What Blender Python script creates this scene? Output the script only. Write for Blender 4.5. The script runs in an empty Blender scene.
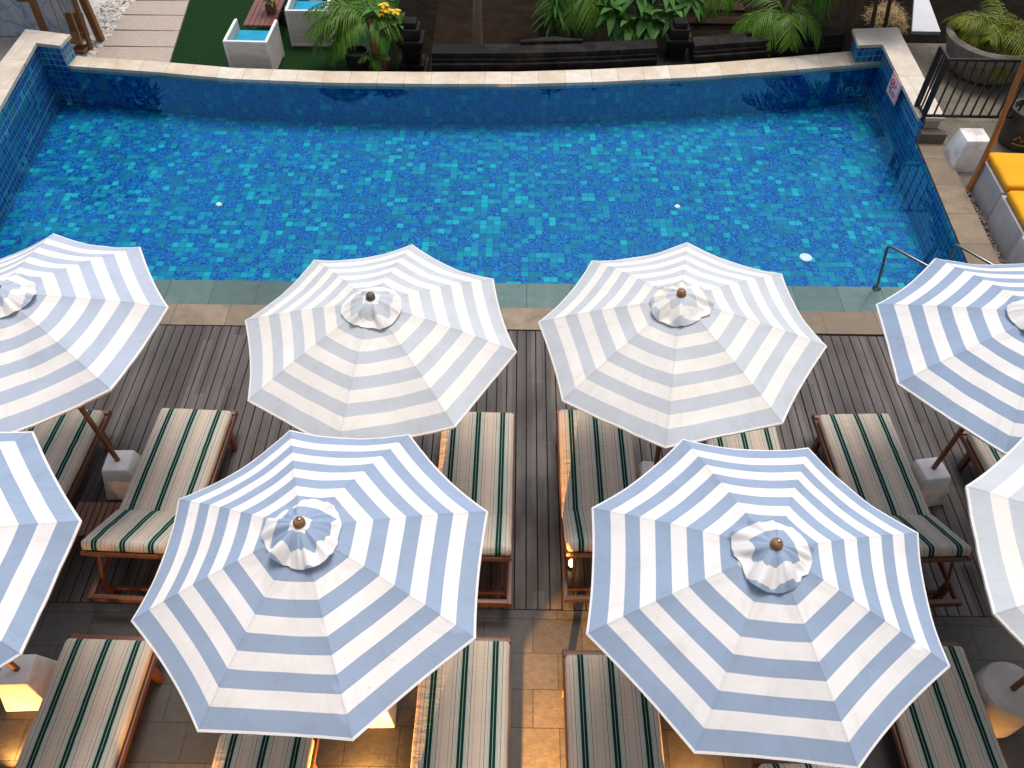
import bpy, bmesh, math, random
from mathutils import Vector, Matrix, noise
R = math.radians
random.seed(7)
S = bpy.context.scene
COL = S.collection

# ------------------------------------------------------------------ materials
class N:
    """small wrapper round a node tree"""
    def __init__(s, name):
        s.m = bpy.data.materials.new(name); s.m.use_nodes = True
        s.t = s.m.node_tree; s.t.nodes.clear()
        s.out = s.t.nodes.new('ShaderNodeOutputMaterial')
    def n(s, typ, ins=None, **kw):
        nd = s.t.nodes.new('ShaderNode' + typ)
        for k, v in kw.items(): setattr(nd, k, v)
        for k, v in (ins or {}).items(): s.set(nd.inputs[k], v)
        return nd
    def set(s, inp, v):
        if isinstance(v, bpy.types.NodeSocket): s.t.links.new(v, inp)
        elif isinstance(v, bpy.types.Node): s.t.links.new(v.outputs[0], inp)
        elif isinstance(v, (tuple, list)):
            inp.default_value = (*v, 1.0) if (len(v) == 3 and inp.type == 'RGBA') else v
        else: inp.default_value = v
    def math(s, op, a, b=0.0, c=None):
        nd = s.n('Math', operation=op); s.set(nd.inputs[0], a); s.set(nd.inputs[1], b)
        if c is not None: s.set(nd.inputs[2], c)
        return nd.outputs[0]
    def mix(s, f, a, b, blend='MIX'):
        nd = s.n('Mix', data_type='RGBA', blend_type=blend)
        s.set(nd.inputs['Factor'], f); s.set(nd.inputs[6], a); s.set(nd.inputs[7], b)
        return nd.outputs[2]
    def obj(s): return s.n('TexCoord').outputs['Object']
    def uv(s): return s.n('UVMap').outputs[0]
    def map(s, v, scale=(1, 1, 1), loc=(0, 0, 0), rot=(0, 0, 0)):
        nd = s.n('Mapping'); s.set(nd.inputs[0], v)
        nd.inputs['Scale'].default_value = scale; nd.inputs['Location'].default_value = loc
        nd.inputs['Rotation'].default_value = rot
        return nd.outputs[0]
    def noise(s, v, scale, detail=4, rough=.55, dist=0):
        nd = s.n('TexNoise'); s.set(nd.inputs['Vector'], v)
        nd.inputs['Scale'].default_value = scale; nd.inputs['Detail'].default_value = detail
        nd.inputs['Roughness'].default_value = rough; nd.inputs['Distortion'].default_value = dist
        return nd.outputs[0]
    def white(s, v, dim='3D'):
        nd = s.n('TexWhiteNoise', noise_dimensions=dim)
        s.set(nd.inputs['W' if dim == '1D' else 'Vector'], v)
        return nd
    def ramp(s, f, stops, interp='LINEAR'):
        nd = s.n('ValToRGB'); s.set(nd.inputs[0], f); cr = nd.color_ramp; cr.interpolation = interp
        while len(cr.elements) < len(stops): cr.elements.new(0.5)
        for e, (p, c) in zip(cr.elements, stops):
            e.position = p
            e.color = (*c, 1) if isinstance(c, (tuple, list)) else (c, c, c, 1)
        return nd.outputs[0]
    def sep(s, v): 
        nd = s.n('SeparateXYZ'); s.set(nd.inputs[0], v); return nd.outputs
    def comb(s, x, y, z=0.0):
        nd = s.n('CombineXYZ'); s.set(nd.inputs[0], x); s.set(nd.inputs[1], y); s.set(nd.inputs[2], z); return nd.outputs[0]
    def bump(s, h, strength=.3, dist=.01):
        nd = s.n('Bump'); nd.inputs['Strength'].default_value = strength; nd.inputs['Distance'].default_value = dist
        s.set(nd.inputs['Height'], h); return nd.outputs[0]
    def pbr(s, col, rough=.7, bump=None, metal=0.0, spec=.5, **kw):
        b = s.n('BsdfPrincipled'); s.set(b.inputs['Base Color'], col); s.set(b.inputs['Roughness'], rough)
        b.inputs['Metallic'].default_value = metal; b.inputs['Specular IOR Level'].default_value = spec
        if bump is not None: s.set(b.inputs['Normal'], bump)
        for k, v in kw.items(): s.set(b.inputs[k], v)
        return b
    def done(s, sh):
        s.t.links.new(sh.outputs[0] if isinstance(sh, bpy.types.Node) else sh, s.out.inputs[0]); return s.m

M = {}
def simple(name, col, rough=.7, var=.25, scale=6, bump=.15, bscale=40, metal=0, spec=.4, stretch=(1, 1, 1), stain=None):
    a = N(name); rnd = a.n('ObjectInfo').outputs['Random']
    sh = a.n('VectorMath', operation='ADD'); a.set(sh.inputs[0], a.obj()); a.set(sh.inputs[1], a.comb(a.math('MULTIPLY', rnd, 37.0), a.math('MULTIPLY', rnd, 91.0), 0.0))
    v = a.map(sh.outputs[0], stretch)
    f = a.noise(v, scale, 5)
    lo = tuple(c * (1 - var) for c in col); hi = tuple(min(1, c * (1 + var)) for c in col)
    c = a.ramp(f, [(.3, lo), (.7, hi)])
    if stain: c = a.mix(a.ramp(a.noise(v, scale * .35, 6, .65), [(.5, 0.0), (.62, stain[1])]), c, stain[0])
    bm_ = a.bump(a.noise(v, bscale, 4), bump, .01)
    M[name] = a.done(a.pbr(c, rough, bm_, metal, spec)); return M[name]

def canopy_mat(name, blue, white):
    a = N(name); u = a.sep(a.uv())
    st = a.math('MODULO', a.math('MAXIMUM', a.math('FLOOR', a.math('DIVIDE', a.math('SUBTRACT', u[0], .028), .0885)), 0.0), 2.0)
    col = a.mix(st, blue, white)
    col = a.mix(a.math('LESS_THAN', u[0], .014), col, white)
    rnd = a.n('ObjectInfo').outputs['Random']
    o = a.n('VectorMath', operation='ADD'); a.set(o.inputs[0], a.obj()); a.set(o.inputs[1], a.comb(a.math('MULTIPLY', rnd, 37.0), a.math('MULTIPLY', rnd, 91.0), 0.0)); o = o.outputs[0]
    dirt = a.ramp(a.noise(o, 2.6, 6, .65), [(.40, 0.0), (.72, .55)])
    col = a.mix(dirt, col, (.84, .81, .77), 'MULTIPLY')
    drip = a.noise(a.comb(a.math('MULTIPLY', u[0], 3.0), a.math('MULTIPLY', u[1], 9.0), rnd), 1.6, 4, .55)
    col = a.mix(a.ramp(drip, [(.52, 0.0), (.72, .5)]), col, (.86, .84, .82), 'MULTIPLY')
    spots = a.ramp(a.noise(o, 23, 2, .4), [(.765, 0.0), (.79, .35)])
    col = a.mix(spots, col, (.35, .3, .24))
    # rib seams (v = distance from the nearest rib)
    seam = a.ramp(u[1], [(.0, 1.0), (.007, .8), (.011, 0.0)])
    col = a.mix(a.math('MULTIPLY', seam, .10), col, (.25, .27, .32))
    wv = a.comb(a.math('MULTIPLY', u[0], 5.0), a.math('MULTIPLY', u[1], 22.0))
    h = a.math('ADD', a.math('MULTIPLY', a.noise(wv, 2.2, 5, .6), 1.0), a.math('MULTIPLY', a.noise(o, 9, 4), .9))
    puck = a.math('MULTIPLY', a.noise(a.comb(a.math('MULTIPLY', u[0], 34.0), a.math('MULTIPLY', u[1], 5.0), rnd), 1.5, 3), a.ramp(u[1], [(0.0, 1.0), (.07, 0.0)]))
    h = a.math('ADD', a.math('ADD', h, a.math('MULTIPLY', seam, .5)), a.math('MULTIPLY', puck, .9))
    bp = a.bump(h, .13, .02)
    d = a.pbr(col, .85, bp, 0, .15)
    tr = a.n('BsdfTranslucent', {'Color': col, 'Normal': bp})
    mx = a.n('MixShader', {0: .13}); a.set(mx.inputs[1], d); a.set(mx.inputs[2], tr)
    M[name] = a.done(mx); return M[name]
canopy_mat('canopy fabric strong', (.315, .41, .565), (.84, .84, .845))
canopy_mat('canopy fabric medium', (.46, .53, .65), (.83, .82, .80))
canopy_mat('canopy fabric faded', (.55, .595, .645), (.84, .82, .785))

def mattress_mat():
    a = N('mattress stripes'); o = a.obj(); x = a.sep(o)[0]; rnd = a.n('ObjectInfo').outputs['Random']
    p = .232
    f = a.math('FRACT', a.math('DIVIDE', a.math('ADD', x, 2 * p + .118 - .005), p))   # green band starts at the phase 0.42
    G = (.002, .030, .023); Pl = (.52, .515, .455); Ln = (.055, .085, .07); B = (.52, .435, .36); L2 = (.20, .235, .20); W = (.32, .42, .36)
    stops = [(0, B), (.125, L2), (.138, B), (.245, Ln), (.264, Pl), (.29, L2), (.304, Pl), (.335, L2), (.349, Pl), (.374, L2), (.388, Pl),
             (.404, G), (.500, W), (.513, G), (.609, Pl), (.625, L2), (.639, Pl), (.664, L2), (.678, Pl), (.709, L2), (.723, Pl), (.75, Ln), (.769, B), (.872, L2), (.885, B)]
    c = a.ramp(f, stops, 'CONSTANT')
    o = a.n('VectorMath', operation='ADD'); a.set(o.inputs[0], a.obj()); a.set(o.inputs[1], a.comb(a.math('MULTIPLY', rnd, 37.0), a.math('MULTIPLY', rnd, 91.0), 0.0)); o = o.outputs[0]
    c = a.mix(a.ramp(a.noise(o, 3.5, 5, .6), [(.35, 0.0), (.8, .35)]), c, (.78, .70, .60), 'MULTIPLY')
    h = a.math('ADD', a.noise(a.map(o, (1.6, 6, 3)), 3.2, 4, .6), a.math('MULTIPLY', a.noise(o, 260, 2), .06))
    M['mattress'] = a.done(a.pbr(c, .9, a.bump(h, .6, .02), 0, .12))
mattress_mat()

def wood(name, col, rough=.45, axis=1, var=.4, spec=.45):
    a = N(name); o = a.obj(); s = [14, 14, 14]; s[axis] = 1.2
    g = a.noise(a.map(o, tuple(s)), 3, 6, .6, .4)
    c = a.ramp(g, [(.25, tuple(x * (1 - var) for x in col)), (.75, tuple(x * (1 + var) for x in col))])
    M[name] = a.done(a.pbr(c, rough, a.bump(g, .2, .004), 0, spec))
wood('teak', (.115, .040, .018)); wood('pole wood', (.17, .062, .022), axis=2); wood('bamboo', (.50, .17, .035), axis=2, rough=.4)
wood('grey finial wood', (.095, .08, .072), axis=2, rough=.5); wood('finial wood', (.27, .125, .05), axis=2, rough=.35); wood('swing wood', (.20, .085, .03), axis=2); wood('table wood', (.16, .055, .04), axis=0)
wood('bark', (.13, .085, .05), rough=.9, axis=2); wood('palm bark', (.26, .12, .05), rough=.9, axis=2); wood('pale bark', (.24, .17, .10), rough=.9, axis=2)
wood('dark wood', (.030, .017, .010), rough=.85, axis=0, spec=.1)

def deck_mat():
    a = N('weathered deck'); o = a.obj(); x, y, z = a.sep(o)
    idx = a.math('FLOOR', a.math('DIVIDE', x, .104))
    r = a.white(a.comb(idx, a.math('FLOOR', a.math('DIVIDE', a.math('ADD', y, a.math('MULTIPLY', idx, .77)), 2.4))))
    c = a.ramp(r.outputs[0], [(0, (.046, .038, .035)), (.5, (.074, .063, .060)), (1, (.122, .108, .103))])
    g = a.noise(a.map(a.comb(x, y, a.math('MULTIPLY', idx, 3.7)), (60, 2.2, 1)), 1.0, 6, .62)
    c = a.mix(a.ramp(g, [(.3, .55), (.7, 0.0)]), c, (.024, .018, .016))
    big = a.noise(o, 1.1, 5, .6)
    c = a.mix(a.ramp(big, [(.45, 0.0), (.75, .6)]), c, (.032, .025, .023))
    wet = a.noise(a.map(o, (1, .6, 1), (3, 1, 0)), 2.3, 4)
    rough = a.ramp(wet, [(.4, .42), (.65, .75)])
    M['deck'] = a.done(a.pbr(c, rough, a.bump(g, .35, .004), 0, .4))
deck_mat()

def stone_mat(name, cols, grid, grout, mortar=.012, rough=.7, coord='Object', offset=.5, bump=.3, stain=None, spec=.35, nz=9, gcol=None):
    """random-coloured slabs in a running bond with worn stone noise"""
    a = N(name); v = a.obj() if coord == 'Object' else a.uv()
    x, y, z = a.sep(v)
    row = a.math('FLOOR', a.math('DIVIDE', y, grid[1]))
    xs = a.math('DIVIDE', a.math('ADD', x, a.math('MULTIPLY', row, grid[0] * offset)), grid[0])
    r = a.white(a.comb(a.math('FLOOR', xs), row))
    c = a.ramp(r.outputs[0], [(i / max(1, len(cols) - 1), k) for i, k in enumerate(cols)])
    o = a.obj()
    n1 = a.noise(o, nz, 6, .65); n2 = a.noise(o, nz * .25, 5, .6, .8)
    c = a.mix(a.ramp(n1, [(.3, .5), (.7, 0.0)]), c, tuple(k * .55 for k in cols[0]))
    if stain: c = a.mix(a.ramp(n2, [(.47, 0.0), (.66, stain[1])]), c, stain[0])
    fx = a.math('FRACT', xs); fy = a.math('FRACT', a.math('DIVIDE', y, grid[1]))
    ex = a.math('MINIMUM', fx, a.math('SUBTRACT', 1.0, fx)); ey = a.math('MINIMUM', fy, a.math('SUBTRACT', 1.0, fy))
    e = a.math('MINIMUM', a.math('MULTIPLY', ex, grid[0]), a.math('MULTIPLY', ey, grid[1]))
    e = a.math('ADD', e, a.math('MULTIPLY', a.math('SUBTRACT', n1, .5), mortar * .9))
    gm = a.math('LESS_THAN', e, mortar * .5)
    c = a.mix(gm, c, grout)
    h = a.math('SUBTRACT', a.math('MULTIPLY', n1, .7), a.math('MULTIPLY', gm, .6))
    M[name] = a.done(a.pbr(c, rough, a.bump(h, bump, .012), 0, spec)); return M[name]
stone_mat('andesite paving', [(.040, .037, .036), (.066, .061, .058), (.053, .050, .049), (.086, .075, .064)], (.415, .300), (.020, .018, .016), .008, .6, nz=14, stain=((.04, .036, .033), .6), bump=.5)
stone_mat('brown coping stone', [(.22, .165, .115), (.33, .255, .18), (.19, .15, .105), (.37, .30, .22)], (.62, 5.0), (.12, .10, .08), .013, .65, coord='UV', offset=0, nz=7, stain=((.15, .115, .085), .7))
stone_mat('cream coping stone', [(.60, .52, .42), (.70, .63, .53), (.64, .54, .41), (.74, .70, .62), (.55, .45, .33)], (.42, 5.0), (.36, .30, .23), .009, .6, coord='UV', offset=0, nz=5, stain=((.44, .34, .21), .6))
stone_mat('cream slab stone', [(.60, .53, .44), (.70, .64, .56), (.64, .56, .46)], (.83, .83), (.36, .30, .23), .008, .6, nz=5, stain=((.46, .38, .27), .5), offset=.3)
stone_mat('step stone', [(.13, .145, .115), (.25, .265, .22), (.12, .125, .095), (.31, .33, .285)], (.54, 5.0), (.09, .095, .08), .012, .6, coord='UV', offset=0, nz=6, stain=((.14, .17, .14), .6))
stone_mat('path slab', [(.40, .33, .27), (.44, .37, .31)], (9, 9), (.3, .25, .2), .004, .8, nz=22, bump=.25)
stone_mat('terrace paving', [(.12, .105, .085), (.15, .13, .105), (.13, .115, .09)], (.55, .55), (.05, .045, .04), .01, .75, nz=8, stain=((.24, .195, .13), .5))
stone_mat('black stone', [(.010, .009, .009), (.018, .016, .015), (.007, .006, .006)], (.5, .5), (.006, .006, .006), .01, .75, nz=12, stain=((.045, .04, .036), .45), bump=.5, spec=.10)

def mosaic(name, grout, gw, above=False, coord='UV'):
    a = N(name); uv = a.uv() if coord == 'UV' else a.obj(); x, y, z = a.sep(uv); T = .098
    tx = a.math('FLOOR', a.math('DIVIDE', x, T)); ty = a.math('FLOOR', a.math('DIVIDE', y, T))
    # sheets: neighbouring tiles sometimes share one colour
    wide = a.math('GREATER_THAN', a.white(a.comb(a.math('FLOOR', a.math('DIVIDE', tx, 2.0)), ty, 5.0)).outputs[0], .86)
    txx = a.math('SUBTRACT', tx, a.math('MULTIPLY', wide, a.math('MODULO', a.math('ABSOLUTE', tx), 2.0)))
    tall = a.math('GREATER_THAN', a.white(a.comb(txx, a.math('FLOOR', a.math('DIVIDE', ty, 2.0)), 9.0)).outputs[0], .92)
    tyy = a.math('SUBTRACT', ty, a.math('MULTIPLY', tall, a.math('MODULO', a.math('ABSOLUTE', ty), 2.0)))
    w = a.white(a.comb(txx, tyy, 0.0)); r = w.outputs[0]
    w2 = a.white(a.comb(txx, tyy, 31.0)).outputs[0]
    s = a.white(a.comb(a.math('FLOOR', a.math('DIVIDE', x, T / 4)), a.math('FLOOR', a.math('DIVIDE', y, T / 4)), 2.0)).outputs[0]
    teal = a.ramp(w2, [(0, (.0005, .13, .245)), (.35, (.0005, .19, .31)), (.80, (.001, .26, .365)), (.97, (.006, .40, .46))])
    blue = a.ramp(s, [(0, (.0003, .022, .13)), (.35, (.0003, .068, .285)), (.7, (.0003, .140, .43)), (1, (.002, .27, .56))])
    blue = a.mix(a.math('MULTIPLY', w2, .40), blue, (.0003, .115, .36))
    big = a.noise(uv, .55, 3)
    thr = a.math('ADD', .57, a.math('MULTIPLY', a.math('SUBTRACT', big, .5), .5))
    c = a.mix(a.math('GREATER_THAN', r, thr), blue, teal)
    fx = a.math('FRACT', a.math('DIVIDE', x, T)); fy = a.math('FRACT', a.math('DIVIDE', y, T))
    e = a.math('MINIMUM', a.math('MINIMUM', fx, a.math('SUBTRACT', 1.0, fx)), a.math('MINIMUM', fy, a.math('SUBTRACT', 1.0, fy)))
    gm = a.math('LESS_THAN', e, gw)
    c = a.mix(a.math('MULTIPLY', gm, .8), c, grout)
    M[name] = a.done(a.pbr(c, .3 if above else .5, None, 0, .5 if above else .2))
mosaic('pool floor mosaic', (.004, .075, .24), .045)
mosaic('waterline mosaic', (.38, .50, .52), .05, True)

def water_mat():
    a = N('water'); o = a.obj()
    h = a.math('ADD', a.noise(o, 1.7, 2, .5, .3), a.math('MULTIPLY', a.noise(o, 6, 2), .15))
    bp = a.bump(h, .10, .010)
    fr = a.n('Fresnel', {'IOR': 1.46, 'Normal': bp})
    tr = a.n('BsdfTransparent', {'Color': (.86, .965, .985)})
    gl = a.n('BsdfGlossy', {'Color': (.16, .70, 1.0), 'Roughness': .0, 'Normal': bp})
    mx = a.n('MixShader'); a.set(mx.inputs[0], fr); a.set(mx.inputs[1], tr); a.set(mx.inputs[2], gl)
    M['water'] = a.done(mx)
water_mat()

def mural_mat():
    a = N('painted mural'); v = a.map(a.obj(), (1, 1, .55), (0, 0, 0), (0, .5, 0))
    f = a.noise(v, .9, 3, .4, 1.6); g = a.noise(v, 1.5, 2, .4, 2.2)
    c = a.ramp(f, [(.32, (.22, .33, .50)), (.42, (.55, .66, .78)), (.5, (.74, .77, .80)), (.58, (.50, .62, .74)), (.66, (.72, .74, .76)), (.75, (.34, .56, .58))])
    c = a.mix(a.ramp(g, [(.47, 0.0), (.5, .6), (.53, 0.0)]), c, (.16, .26, .42))
    M['mural'] = a.done(a.pbr(c, .8))
mural_mat()

def leaf_mat(name, c1, c2, rough=.5, trans=.25):
    a = N(name); r = a.n('NewGeometry').outputs['Random Per Island']
    c = a.ramp(r, [(0, c1), (1, c2)])
    c = a.mix(a.ramp(a.noise(a.obj(), 14, 3), [(.45, 0.0), (.8, .5)]), c, tuple(k * 1.5 for k in c2))
    d = a.pbr(c, rough, None, 0, .22); t = a.n('BsdfTranslucent', {'Color': c})
    mx = a.n('MixShader', {0: trans}); a.set(mx.inputs[1], d); a.set(mx.inputs[2], t)
    M[name] = a.done(mx)
leaf_mat('palm leaf', (.035, .11, .008), (.11, .22, .018)); leaf_mat('yellow palm leaf', (.05, .10, .006), (.22, .24, .015))
leaf_mat('dark leaf', (.008, .035, .006), (.03, .09, .014)); leaf_mat('broad leaf', (.02, .085, .012), (.07, .20, .03))
leaf_mat('dry leaf', (.12, .06, .02), (.25, .14, .05)); leaf_mat('yellow petal', (.75, .45, .02), (.85, .62, .03)); leaf_mat('pink petal', (.45, .02, .12), (.6, .08, .2))
leaf_mat('pale yellow leaf', (.30, .32, .04), (.50, .48, .09))

simple('concrete', (.46, .43, .40), .8, .16, 5, .3, 60, stain=((.33, .29, .25), .5)); simple('white concrete', (.76, .74, .715), .78, .12, 7, .35, 50, stain=((.40, .36, .33), .65))
simple('tan concrete', (.36, .31, .27), .8, .15, 4, .25, 50)
simple('block concrete', (.42, .385, .38), .8, .1, 4, .2, 60, stain=((.30, .27, .26), .4))
simple('steel', (.20, .195, .185), .28, .1, 8, .05, 60, 1.0, .5); simple('dark iron', (.012, .012, .013), .45, .2, 8, .1, 60)
simple('white paint', (.72, .69, .65), .6, .08, 4, .1, 40); simple('panel wood', (.66, .60, .53), .65, .14, 5, .1, 30, stretch=(1, 6, 6))
simple('turquoise cloth', (.004, .27, .44), .85, .18, 4, .3, 60); simple('yellow cloth', (.78, .35, .001), .8, .10, 4, .25, 60)
simple('lawn', (.010, .033, .010), .95, .4, 30, .6, 160, spec=.05); simple('soil', (.008, .006, .004), .95, .5, 7, .6, 40, spec=.04); simple('brown soil', (.016, .010, .006), .95, .35, 5, .6, 40, spec=.05)
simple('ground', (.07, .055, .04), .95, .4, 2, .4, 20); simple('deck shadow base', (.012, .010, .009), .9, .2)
simple('straw', (.42, .29, .14), .9, .4, 40, .6, 90, stretch=(1, 1, 6)); simple('pebble stone', (.58, .54, .49), .75, .3, 9, .1, 30)
simple('grey planter stone', (.24, .205, .18), .85, .2, 7, .4, 50, stain=((.15, .13, .11), .5)); simple('dark pot', (.030, .028, .028), .5, .3, 6, .2, 40); simple('mossy pot', (.06, .055, .045), .8, .4, 6, .4, 40)
simple('orange paint', (.60, .22, .01), .7, .2, 20, .2, 40)
simple('sign white', (.80, .66, .67), .5, .05, 5, .05, 20); simple('sign red', (.65, .06, .09), .5, .08, 8, .05, 20); simple('sign pink', (.75, .36, .38), .5, .08, 8, .05, 20)
simple('porcelain', (.85, .88, .88), .3, .03); simple('black plastic', (.01, .01, .01), .5, .2); simple('rope', (.36, .24, .12), .9, .2, 60, .3, 90)
simple('facade render', (.50, .46, .42), .8, .1, 2, .1, 30); simple('pale wall', (.50, .51, .53), .7, .06, 3, .1, 30)
def emis(name, col, st):
    a = N(name); M[name] = a.done(a.n('Emission', {'Color': col, 'Strength': st}))
emis('lamp lens', (1, .66, .28), 14)

# ------------------------------------------------------------------ mesh builder
class MB:
    def __init__(s): s.bm = bmesh.new(); s.uv = s.bm.loops.layers.uv.new('UVMap')
    def box(s, c, d, bevel=0, seg=2, rot=None, taper=None):
        r = bmesh.ops.create_cube(s.bm, size=1.0); vs = r['verts']
        for v in vs:
            v.co = Vector((v.co.x * d[0], v.co.y * d[1], v.co.z * d[2]))
            if taper and v.co.z > 0: v.co.x *= taper; v.co.y *= taper
        if bevel:
            es = {e for v in vs for e in v.link_edges}
            out = bmesh.ops.bevel(s.bm, geom=list(es), offset=bevel, segments=seg, profile=.5, affect='EDGES')
            vs = list({v for f in out['faces'] for v in f.verts} | {v for v in vs if v.is_valid})
        mt = Matrix.Translation(c) @ (rot.to_4x4() if rot else Matrix())
        bmesh.ops.transform(s.bm, matrix=mt, verts=vs); return vs
    def poly(s, pts, uvs=None):
        f = s.bm.faces.new([s.bm.verts.new(p) for p in pts])
        if uvs:
            for l, q in zip(f.loops, uvs): l[s.uv].uv = q
        return f
    def tube(s, pts, rad, n=8, cap=True):
        pts = [Vector(p) for p in pts]; rings = []
        for i, p in enumerate(pts):
            d = (pts[min(i + 1, len(pts) - 1)] - pts[max(i - 1, 0)]).normalized()
            u = d.cross(Vector((0, 0, 1)) if abs(d.z) < .95 else Vector((1, 0, 0))).normalized(); w = d.cross(u)
            rr = rad[i] if isinstance(rad, (list, tuple)) else rad
            rings.append([s.bm.verts.new(p + rr * (math.cos(2 * math.pi * k / n) * u + math.sin(2 * math.pi * k / n) * w)) for k in range(n)])
        for a, b in zip(rings, rings[1:]):
            for k in range(n): s.bm.faces.new((a[k], a[(k + 1) % n], b[(k + 1) % n], b[k]))
        if cap: s.bm.faces.new(rings[0][::-1]); s.bm.faces.new(rings[-1])
    def lathe(s, prof, c=(0, 0, 0), n=24, cap=True, wob=0):
        rings = []
        for r, z in prof:
            rings.append([s.bm.verts.new((c[0] + r * math.cos(2 * math.pi * k / n), c[1] + r * math.sin(2 * math.pi * k / n), c[2] + z)) for k in range(n)])
        for a, b in zip(rings, rings[1:]):
            for k in range(n): s.bm.faces.new((a[k], a[(k + 1) % n], b[(k + 1) % n], b[k]))
        if cap:
            s.bm.faces.new(rings[0][::-1]); s.bm.faces.new(rings[-1])
    def prism(s, pts, z0, z1):
        """closed outline (counter-clockwise) pulled from z0 up to z1"""
        n = len(pts); a = [s.bm.verts.new((p[0], p[1], z0)) for p in pts]; b = [s.bm.verts.new((p[0], p[1], z1)) for p in pts]
        s.bm.faces.new(a[::-1]); s.bm.faces.new(b)
        for k in range(n): s.bm.faces.new((a[k], a[(k + 1) % n], b[(k + 1) % n], b[k]))
    def strip(s, left, right, z0, z1):
        """curb following two poly-lines, uv.x = arc length"""
        t = 0; n = len(left); V = []
        for i in range(n):
            if i: t += (Vector(left[i]) - Vector(left[i - 1])).length
            V.append((t, [s.bm.verts.new((*p, z)) for p, z in ((left[i], z0), (left[i], z1), (right[i], z1), (right[i], z0))]))
        for (ta, a), (tb, b) in zip(V, V[1:]):
            for k in range(4):
                f = s.bm.faces.new((a[k], a[(k + 1) % 4], b[(k + 1) % 4], b[k]))
                for l, q in zip(f.loops, ((ta, .1 * k), (ta, .1 * k + .1), (tb, .1 * k + .1), (tb, .1 * k))): l[s.uv].uv = q
        s.bm.faces.new(V[0][1][::-1]); s.bm.faces.new(V[-1][1])
    def leaf(s, p, d, up, L, w, fold=.25, droop=.3, n=3):
        """one folded pointed leaf made of 2 n quads"""
        p = Vector(p); d = Vector(d).normalized(); side = d.cross(Vector(up))
        if side.length < 1e-3: side = d.cross(Vector((1, 0, .1)))
        side.normalize(); nor = side.cross(d); prev = None
        for i in range(n + 1):
            t = i / n; ww = w * math.sin(math.pi * min(1, .12 + .88 * t) ** .8) if i < n else 0.001
            c = p + d * (L * t) - Vector((0, 0, 1)) * (droop * L * t * t)
            row = [s.bm.verts.new(c + side * ww + nor * fold * ww), s.bm.verts.new(c), s.bm.verts.new(c - side * ww + nor * fold * ww)]
            if prev:
                s.bm.faces.new((prev[0], prev[1], row[1], row[0])); s.bm.faces.new((prev[1], prev[2], row[2], row[1]))
            prev = row
    def build(s, name, mat, parent=None, smooth=None, loc=None, recalc=True):
        if recalc: bmesh.ops.recalc_face_normals(s.bm, faces=s.bm.faces[:])
        me = bpy.data.meshes.new(name); s.bm.to_mesh(me); s.bm.free()
        me.materials.append(M[mat])
        if smooth is not None:
            me.shade_smooth(); me.set_sharp_from_angle(angle=R(smooth))
        o = bpy.data.objects.new(name, me); COL.objects.link(o)
        if parent: o.parent = parent
        if loc: o.location = loc
        return o
def tag(o, label, cat, group=None):
    o['label'] = label; o['category'] = cat
    if group: o['group'] = group
    return o
def thing(name, label, cat, loc=(0, 0, 0), rz=0, group=None):
    o = bpy.data.objects.new(name, None); o.empty_display_size = .2; COL.objects.link(o)
    o.location = loc; o.rotation_euler = (0, 0, rz); return tag(o, label, cat, group)
def struct(o): o['kind'] = 'structure'; return o
def stuff(o): o['kind'] = 'stuff'; return o
def dup(o, parent=None):
    c = o.copy(); COL.objects.link(c); c.parent = parent
    for ch in [k for k in ALLCH.get(o.name, [])]: dup(ch, c)
    return c
ALLCH = {}
def remember(root):
    for o in COL.objects:
        if o.parent: ALLCH.setdefault(o.parent.name, [])
    ALLCH.clear()
    for o in COL.objects:
        if o.parent: ALLCH.setdefault(o.parent.name, []).append(o)

# ------------------------------------------------------------------ the setting
g = MB(); g.poly([(-150, -120, -.86), (150, -120, -.86), (150, 180, -.86), (-150, 180, -.86)]); struct(g.build('ground', 'ground'))

# wooden deck: separate boards over a dark base
Yd0, Yd1 = 3.085, 6.435
g = MB(); x = -9.0; k = 0
while x < 9.0:
    jz = random.uniform(-.0025, .0015)
    bx = x + .052
    vs = g.box((bx, (Yd0 + Yd1) / 2, -.016 + jz), (.0955, Yd1 - Yd0 - .006, .028), .0025, 1)
    x += .104
deck = struct(g.build('deck', 'deck'))
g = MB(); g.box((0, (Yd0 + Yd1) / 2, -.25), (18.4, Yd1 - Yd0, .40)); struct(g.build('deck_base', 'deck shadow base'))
g = MB(); g.box((0, -2.46, -.20), (18.4, 11.08, .40)); struct(g.build('paving', 'andesite paving', loc=(0, 0, 0)))

# pool outline
FAR = [(-7.60, 12.24), (-7.03, 12.10), (-5.6, 11.95), (-4.46, 11.79), (-2.9, 11.72), (-1.34, 11.73), (.05, 11.77), (1.3, 11.87), (2.9, 12.07), (4.2, 12.29), (5.4, 12.52), (6.05, 12.66)]
FARB = [(x, y + .375 + .01 * x) for x, y in FAR]
LEFT = [(-6.78, 6.2), (-7.25, 10.3), (-7.46, 12.2)]          # inner edge of the left coping
RIGHT = [(5.45, 6.2), (5.76, 10.45), (5.84, 12.62)]
ZB, WL = -.72, -.05
def wall(pts, z0, z1, mat, name):
    g = MB(); t = 0
    for i in range(len(pts) - 1):
        a, b = pts[i], pts[i + 1]; L = (Vector(b) - Vector(a)).length
        g.poly([(*a, z0), (*b, z0), (*b, z1), (*a, z1)], [(t, z0), (t + L, z0), (t + L, z1), (t, z1)]); t += L
    return struct(g.build(name, mat))
wall([(x, y + .02) for x, y in FAR], ZB - .02, -.06, 'pool floor mosaic', 'pool_far_wall')
wall([(x - .06, y) for x, y in LEFT], ZB - .02, .30, 'waterline mosaic', 'pool_side_wall')
wall([(x + .005, y) for x, y in RIGHT[:2]], ZB - .02, -.004, 'waterline mosaic', 'pool_side_wall')
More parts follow.
